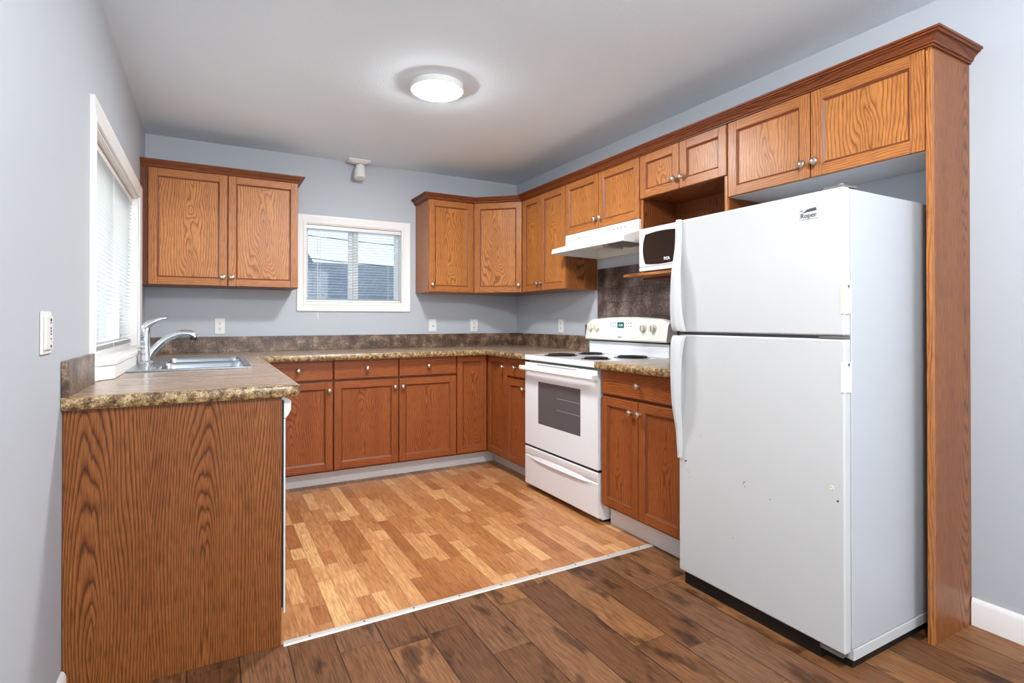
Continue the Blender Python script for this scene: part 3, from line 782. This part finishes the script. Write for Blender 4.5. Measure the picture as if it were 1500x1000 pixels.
# drawer with a scooped grip
b = MB(FS)
prof = [(-.031, .036), (-.004, .036), (0, .042), (0, .225), (-.004, .231), (-.002, .238), (0, .243), (0, .284), (-.004, .288), (-.031, .288)]
b.prism(prof, 0, .003, SWD-.003); d = b.build('storage_drawer', 'white_enamel', st, .001)
b = MB(FS); zz = .222
b.loft([[(u, .0006, zz-.013*k), (u, .0006+.011*k, zz-.004*k), (u, .0006+.006*k, zz+.006*k), (u, .0006, zz+.022*k)] for u, k in ((.07, .1), (.1, .5), (.16, .9), (.4, 1.1), (.64, .9), (.70, .5), (.735, .1))], smooth=True)
b.build('grip', 'white_enamel', d)
b = MB(FS); b.box(.004, SWD-.004, -.0315, -.010, .2885, .3035); b.build('gap_strip', 'black', st)
# oven door
b = MB(FS)
WU0, WU1, WZ0, WZ1 = .166, .634, .462, .738
z0, z1 = .304, .792
b.box(.003, WU0, -.031, 0, z0, z1); b.box(WU1, SWD-.003, -.031, 0, z0, z1); b.box(WU0, WU1, -.031, 0, z0, WZ0); b.box(WU0, WU1, -.031, 0, WZ1, z1)
dr = b.build('oven_door', 'white_enamel', st)
b = MB(FS); b.box(WU0+.0005, WU1-.0005, -.02, -.002, WZ0+.0005, WZ1-.0005); b.build('window', 'oven_glass', dr)
b = MB(FS)
for z in (.58, .653):
    b.tube([(WU0+.22, -.0012, z), (WU1-.01, -.0012, z)], .0012, 5)
b.build('rack_line', 'grey_print', dr)
b = MB(FS)       # header band with vents, behind the handle
b.box(.003, SWD-.003, -.031, .002, z1, .858); hd = b.build('door_header', 'white_enamel', dr, .002)
b = MB(FS); b.box(.16, .6, .0022, .003, .845, .850); b.build('vent_slot', 'grey_print', hd)
b = MB(FS)
P = [(-.004, .030), (.012, .034), (.03, .036), (.4, .038), (.768, .036), (.786, .034), (SWD+.004, .030)]
b.loft([[(u, n+.012, .805), (u, n+.018, .815), (u, n+.016, .832), (u, n+.008, .838), (u, n-.004, .834), (u, n-.006, .81)] for u, n in P])
for u in (.0, SWD-.03): b.box(u, u+.03, .0025, .042, .806, .834)
b.build('handle', 'white_plastic', dr, .002)
# cooktop
b = MB(FS); b.box(0, SWD, -.605, .004, .872, .906); ct = b.build('cooktop', 'white_enamel', st, .006, segs=3)
b = MB(FS); b.box(.006, SWD-.006, -.55, -.004, .8665, .8715); b.build('gap_strip', 'black', st)
for u, n, r in ((.215, -.15, .098), (.19, -.42, .077), (.585, -.15, .077), (.60, -.42, .098)):
    q = thing_b = None
    b = MB(FS); b.lathe((u, n, .9065), 2, [(r+.014, 0), (r+.014, .002), (r+.006, .003), (r, .0005), (.02, .0005), (0, .0005)], 30); pan = b.build('burner', 'drip', st)
    b = MB(FS); turns = 4; N = turns*24; P = []
    for k in range(N+1):
        a = 2*PI*k/24; rr = .022+(r-.026)*k/N; P.append((u+rr*math.cos(a), n+rr*math.sin(a), .9125))
    b.tube(P, .0052, 6, flat=1.0); b.build('coil', 'coil', pan)
# backguard
b = MB(FS); b.box(.004, SWD-.004, -.604, -.545, .9065, .992); b.build('riser', 'white_enamel', st, .003)
b = MB(FS); b.box(.008, SWD-.008, -.600, -.55, .9925, 1.003); b.build('slot', 'black', st)
def bg_z(u): return 1.146+.017*math.sin(PI*u/SWD)
b = MB(FS); rings = []
for k in range(17):
    u = -.004+(SWD+.008)*k/16; zt_ = bg_z(min(max(u, 0), SWD)) - (.02 if k in (0, 16) else 0)
    e = .0 if 0 < k < 16 else .006
    rings.append([(u, -.604, 1.0035), (u, -.515-e, 1.0035), (u, -.508-e, 1.012), (u, -.524-e, zt_-.018), (u, -.534-e, zt_-.004), (u, -.548, zt_), (u, -.604, zt_-.01)])
b.loft(rings, smooth=True); con = b.build('control_console', 'hood_white', st)
def con_n(z): return -.508-.016*(z-1.012)/(.126)
def cface(z): return Fr(FS((0, con_n(z)+.0008, 0)), (0, -1, 0), (-1, 0, 0))
for u in (.062, .136, .602, .690):
    fr = cface(1.088)
    b = MB(fr); b.lathe((u, 0, 1.088), 1, [(.026, 0), (.026, .004), (.0215, .006), (.020, .02), (.017, .023), (0, .023)], 22); kb = b.build('knob', 'cream_plastic', con)
    b = MB(fr); b.box(u-.0035, u+.0035, .012, .031, 1.07, 1.107); b.build('grip', 'cream_plastic', kb, .002)
b = MB(cface(1.095)); b.box(.262, .52, .0, .0012, 1.045, 1.138); pn = b.build('touch_panel', 'white_plastic', con, .0005)
b = MB(cface(1.095)); b.box(.352, .417, .0015, .0028, 1.088, 1.128); b.build('clock_display', 'teal_lcd', pn)
text_mesh('clock_digits', '12:00', .019, Fr(cface(1.095)((.385, .003, 1.101)), (0, -1, 0), (-1, 0, 0)), 'text_white', pn)
b = MB(cface(1.095))
for u in (.278, .3, .322, .436, .458, .48):
    for z in (1.118, 1.098): b.box(u, u+.012, .0015, .002, z, z+.006)
b.build('button_print', 'grey_print', pn)
text_mesh('lettering', 'Roper', .017, Fr(cface(1.025)((.385, .0012, 1.024)), (0, -1, 0), (-1, 0, 0)), 'grey_print', con)

# ---------------------------------------------------------------- range hood
h = thing('range_hood', 'white under-cabinet range hood above the stove', 'hood', (2.7, -1.6, 1.6))
b = MB()
hp = [(W-.002, 1.7415), (2.6, 1.7415), (2.6, 1.672), (2.486, 1.636), (2.480, 1.606), (2.486, 1.602), (2.496, 1.608), (2.61, 1.645), (W-.012, 1.645), (W-.012, 1.592), (W-.002, 1.592)]
b.prism(hp, 1, -1.224, -1.966)
sidep = [(W-.002, 1.7415), (2.6, 1.7415), (2.6, 1.672), (2.486, 1.636), (2.480, 1.606), (2.486, 1.602), (W-.002, 1.592)]
b.prism(sidep, 1, -1.2165, -1.224); b.prism(sidep, 1, -1.966, -1.9735)
b.build('shell', 'hood_white', h, .001)
b = MB(); b.box(2.66, 2.85, -1.62, -1.93, 1.628, 1.644); b.build('filter', 'grey_metal', h, .002)
b = MB(); b.prism([(2.62, 1.6445), (2.63, 1.615), (2.80, 1.615), (2.81, 1.6445)], 1, -1.5, -1.6); b.build('lamp_lens', 'lens', h, .003)
b = MB(); b.box(2.5975, 2.5998, -1.24, -1.955, 1.700, 1.702); b.build('crease', 'grey_print', h)
b = MB()
for k in range(4): b.box(2.5975, 2.5998, -1.74-k*.035, -1.755-k*.035, 1.708, 1.718)
b.build('switch_print', 'grey_print', h)

# ---------------------------------------------------------------- microwave
FM = Fr((2.5, -2.088, 0), (0, -1, 0), (-1, 0, 0)); MW = .46; MZ0, MZ1 = 1.4135, 1.651
m = thing('microwave', 'white microwave oven with black window on the oak shelf', 'microwave', (2.67, -2.31, 1.4035))
b = MB(FM); b.box(0, MW, -.345, -.012, MZ0, MZ1); b.build('body', 'white_plastic', m, .006)
for u in (.03, MW-.03):
    for n in (-.03, -.31):
        b = MB(FM); b.lathe((u, n, 1.4036), 2, [(.012, 0), (.012, .0095)], 10); b.build('foot', 'black', m)
b = MB(FM); b.box(.002, .338, -.0115, .004, MZ0+.024, MZ1-.026); md = b.build('door', 'white_plastic', m, .003)
b = MB(FM)
R = []
N = 12
left = [(.034+.02*(abs(t)**2.2), 1.533+.082*t) for t in [-1+2*k/N for k in range(N+1)]]
right = [(.312-.02*(abs(t)**2.2), 1.533+.082*t) for t in [1-2*k/N for k in range(N+1)]]
topb = [(.054+.238*k/10, 1.615+.007*math.sin(PI*k/10)) for k in range(1, 10)]
botb = [(.292-.238*k/10, 1.451-.007*math.sin(PI*k/10)) for k in range(1, 10)]
poly = left + topb + right + botb
b.loft([[(u, .0042, z) for u, z in poly], [(u, .0062, z) for u, z in poly]], smooth=False)
mg = b.build('window', 'black_glass', md)
text_mesh('lettering', 'RCA', .021, Fr(FM((.216, .0063, 1.462)), (0, -1, 0), (-1, 0, 0)), 'text_white', mg, bold=.0008)
b = MB(FM); b.box(.34, MW-.002, -.0115, .004, MZ0+.024, MZ1-.026); b.build('control_panel', 'white_plastic', m, .003)
b = MB(FM); b.box(.0, MW, -.0115, .002, MZ0, MZ0+.0225); b.build('lower_trim', 'white_plastic', m, .003)
b = MB(FM); b.box(.0, MW, -.0115, .002, MZ1-.0245, MZ1); b.build('upper_trim', 'white_plastic', m, .004)

# ---------------------------------------------------------------- refrigerator
FF = Fr((2.172, -2.695, 0), (0, -1, 0), (-1, 0, 0)); FW = .707
r = thing('refrigerator', 'tall white top-freezer refrigerator with scuffed doors', 'refrigerator', (2.5, -3.05, 0))
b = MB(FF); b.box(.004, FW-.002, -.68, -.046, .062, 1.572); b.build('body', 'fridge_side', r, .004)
b = MB(FF); b.box(.004, FW, -.68, -.05, .026, .0615); b.build('base_rail', 'fridge_white', r, .002)
b = MB(FF); b.box(.016, FW-.006, -.66, -.052, .0005, .0255); b.box(.016, FW-.09, -.0515, -.02, .0005, .052); b.build('grille_and_shade', 'black', r)  # grille at the front; the black under the body is painted shadow
b = MB(FF); b.box(.012, FW-.012, -.0455, -.0385, .075, 1.564); b.build('gasket', 'shadow_gap', r)
b = MB(FF); b.box(0, FW, -.038, 0, 1.089, 1.575); fz = b.build('freezer_door', 'fridge_white', r, .007, segs=4)
b = MB(FF); b.box(0, FW, -.038, 0, .058, 1.078); fd = b.build('refrigerator_door', 'fridge_white', r, .007, segs=4)
def handle(P, parent):
    """moulded grip: (z, inner n, outer n, half width, u centre) stations"""
    b = MB(FF); rings = []
    for z, n0, n1, hw, uc in curve(P, 6):
        k = (n1-n0)*.35
        rings.append([(uc-hw, n0, z), (uc-hw, n1-k, z), (uc-hw*.55, n1, z), (uc+hw*.35, n1, z), (uc+hw, n1-k*1.2, z), (uc+hw, n0, z)])
    b.loft(rings); return b.build('handle', 'fridge_white', parent, 0)
handle([(1.577, .0002, .014, .013, .006), (1.54, .0002, .018, .013, .006), (1.47, .0004, .021, .013, .006), (1.42, .006, .03, .014, .008), (1.36, .016, .043, .017, .010), (1.28, .022, .05, .021, .012), (1.19, .022, .051, .025, .014), (1.12, .012, .046, .028, .016), (1.094, .0004, .036, .028, .016)], fz)
handle([(1.074, .0004, .034, .028, .016), (1.05, .012, .046, .028, .016), (.98, .022, .051, .025, .014), (.88, .022, .05, .021, .012), (.78, .016, .043, .017, .010), (.71, .006, .03, .014, .009), (.66, .0004, .02, .012, .008), (.60, .0002, .016, .011, .009), (.545, .0002, .012, .010, .009)], fd)
b = MB(FF); b.box(.005, .03, -.034, -.004, 1.0788, 1.0884); b.build('hinge', 'shadow_gap', r)
b = MB(FF); b.box(.03, FW-.004, -.04, -.012, 1.0787, 1.0883); b.build('divider', 'shadow_gap', r)
b = MB(FF); b.box(FW-.085, FW-.002, -.036, -.001, 1.0796, 1.0876); b.lathe((FW-.03, -.012, 1.0796), 2, [(.009, 0), (.009, .0075), (0, .0075)], 12); b.build('hinge', 'grey_metal', r)
b = MB(FF); b.box(FW-.07, FW-.004, -.085, -.004, 1.5755, 1.582); b.lathe((FW-.02, -.02, 1.5755), 2, [(.01, 0), (.01, .012), (0, .012)], 12); b.build('hinge', 'grey_metal', r)
b = MB(FF); b.box(FW-.085, FW-.01, -.034, -.004, .044, .0575); b.build('hinge', 'grey_metal', r)
# pockets on the hinge side, for reversing the handles
for z0, z1, mat, par in ((1.16, 1.258, 'yellowed', fz), (.905, 1.003, 'white_plastic', fd)):
    b = MB(FF); b.box(FW-.002, FW+.003, -.036, -.006, z0, z1); sl = b.build('handle_socket', mat, par, .001)
    b = MB(FF); b.box(FW-.0105, FW+.002, .0003, .0022, z0, z1); b.build('socket_cover', mat, sl, .0008)
    b = MB(FF); b.prism([(-.028, z1-.004), (-.014, z1-.004), (-.021, z1-.016)], 0, FW+.0032, FW+.0038); b.build('arrow', 'dark_print', sl)
# badge
BX = .592
b = MB(FF); b.box(BX-.034, BX+.034, .0004, .0016, 1.486, 1.530); bd = b.build('badge', 'badge', fz, .0005)
b = MB(FF)
sw_ = [(-.018, 1.512), (-.008, 1.5185), (.006, 1.521), (.024, 1.5225), (.027, 1.512), (.012, 1.5105), (-.006, 1.510), (-.024, 1.508)]
b.loft([[(BX+u, .0017, z) for u, z in sw_], [(BX+u, .0023, z) for u, z in sw_]], smooth=False); b.build('swoosh', 'dark_print', bd)
b = MB(FF); b.box(BX-.031, BX-.021, .0017, .0023, 1.515, 1.5175); b.build('swoosh', 'dark_print', bd)
text_mesh('lettering', 'Roper', .023, Fr(FF((BX-.002, .0017, 1.4915)), (0, -1, 0), (-1, 0, 0)), 'dark_print', bd)
# scuffs and chips of the old doors
b = MB(FF)
for u, z, q in ((.33, .52, .003), (.325, .512, .002), (.333, .505, .0022), (.34, .525, .0015), (.685, .55, .004), (.05, .50, .002), (.055, .49, .0015), (.06, .47, .0015), (.28, .29, .0018), (.44, .485, .002), (.12, .66, .0015), (.036, .535, .004), (.043, .538, .003)):
    b.lathe((u, .0001, z), 1, [(q, 0), (q*.8, .0004), (0, .0005)], 8)
b.build('chips', 'slot', fd)
b = MB(FF); b.lathe((.665, .0002, .588), 1, [(.008, 0), (.007, .002), (.004, .001), (0, .001)], 14); b.build('dent', 'cream_plastic', fd)

# ---------------------------------------------------------------- electrical fittings
def plate(fr, u0, u1, z0, z1, label, kind, cat='outlet', nm='wall_outlet', group=None):
    cx, cz = (u0+u1)/2, (z0+z1)/2
    t = thing(nm, label, cat, fr((cx, 0, z0)), group)
    b = MB(fr); b.box(u0, u1, .0005, .006, z0, z1); pl = b.build('cover_plate', 'white_plastic', t, .002)
    if kind == 'duplex':
        for dz in (.0195, -.0195):
            b = MB(fr); b.lathe((cx, .0062, cz+dz), 1, [(.0165, 0), (.0165, .002), (0, .002)], 20); rc_ = b.build('receptacle', 'white_plastic', t)
            b = MB(fr)
            b.box(cx-.0075, cx-.0045, .0083, .009, cz+dz-.002, cz+dz+.009); b.box(cx+.0045, cx+.0075, .0083, .009, cz+dz-.001, cz+dz+.008)
            b.lathe((cx, .0083, cz+dz-.009), 1, [(.003, 0), (.003, .0006), (0, .0006)], 8); b.build('slots', 'slot', rc_)
    elif kind == 'jack':
        b = MB(fr); b.lathe((cx+.004, .0062, cz-.006), 1, [(.008, 0), (.006, .003), (.003, .002), (0, .002)], 14); b.build('jack', 'grey_print', t)
        b = MB(fr); b.box(cx-.02, cx+.02, .0062, .0067, cz-.046, cz-.044); b.build('seam', 'grey_print', t)
    elif kind == 'control':
        b = MB(fr); b.box(u0+.014, u1-.014, .0062, .012, z0+.012, z1-.012); k = b.build('insert', 'white_plastic', t, .002)
        for q, rr in ((.034, .004), (.026, .002), (.012, .0025), (.004, .0025), (-.004, .0025), (-.016, .002), (-.036, .0035)):
            b = MB(fr); b.lathe((cx+.008, .0122, cz+q), 1, [(rr, 0), (rr, .0015), (0, .0016)], 8); b.build('button', 'slot', k)
    return t
plate(FB, .415, .480, 1.043, 1.155, 'white duplex outlet on the back wall between faucet and window', 'duplex')
plate(FB, 2.024, 2.094, 1.043, 1.152, 'white jack plate with one dot on the back wall', 'jack')
plate(FB, 2.414, 2.486, 1.040, 1.150, 'white duplex outlet on the back wall nearest the right corner', 'duplex')
FRW = Fr((W, 0, 0), (0, -1, 0), (-1, 0, 0))
plate(FRW, .704, .774, 1.040, 1.150, 'white duplex outlet on the right wall left of the stove', 'duplex')
plate(FL, -2.602, -2.506, 1.050, 1.163, 'white switch plate with small buttons on the left wall', 'control', 'switch', 'light_switch')

# ---------------------------------------------------------------- lamps
def flush(x, y, mat, label, drop=0.0):
    t = thing('ceiling_light', label, 'lamp', (x, y, H-.045))
    b = MB(); b.lathe((x, y, H-.0005), 2, [(0, 0), (.136, 0), (.141, -.004), (.141, -.031), (.138, -.034), (.131, -.034), (.130, -.020), (0, -.020)], 48); b.build('rim', 'white_plastic', t)
    b = MB(); b.lathe((x, y, H-.021), 2, [(0, 0), (.129, 0), (.1295, -.0165-drop), (.118, -.0225-drop*1.6), (.07, -.0255-drop*2.2), (0, -.026-drop*2.4)], 48); b.build('diffuser', mat, t)
flush(1.447, -1.675, 'lamp', 'lit round flush ceiling light over the kitchen floor')
flush(1.25, -4.3, 'rear_fill_lamp', 'added domed fill light on the ceiling of the dining end, unseen from the camera', .06)
t = thing('spotlight', 'small white spotlight on the ceiling above the back window', 'lamp', (1.42, -.085, H-.16))
b = MB(); b.fr = IDENT
pl_ = rrect(1.322, 1.498, -.135, -.04, .02, H-.001); b.loft([pl_, [(x, y, H-.012) for x, y, z in pl_], [(1.41+(x-1.41)*.93, -.0875+(y+.0875)*.88, H-.018) for x, y, z in pl_], [(1.41+(x-1.41)*.6, -.0875+(y+.0875)*.55, H-.03) for x, y, z in pl_]], smooth=False); b.build('mounting_plate', 'white_plastic', t)
b = MB(); b.tube([(1.418, -.088, H-.0305), (1.418, -.09, H-.047)], [.016, .012], 12); b.build('swivel', 'grey_metal', t)
b = MB(); ax = [(1.420, -.092, H-.042), (1.419, -.096, H-.05), (1.415, -.104, H-.085), (1.410, -.116, H-.15), (1.410, -.1165, H-.153)]
b.tube(ax, [.02, .033, .042, .046, .043], 22); b.build('shade', 'white_plastic', t)

for o in list(bpy.data.objects):
    if '_base' in o: del o['_base']
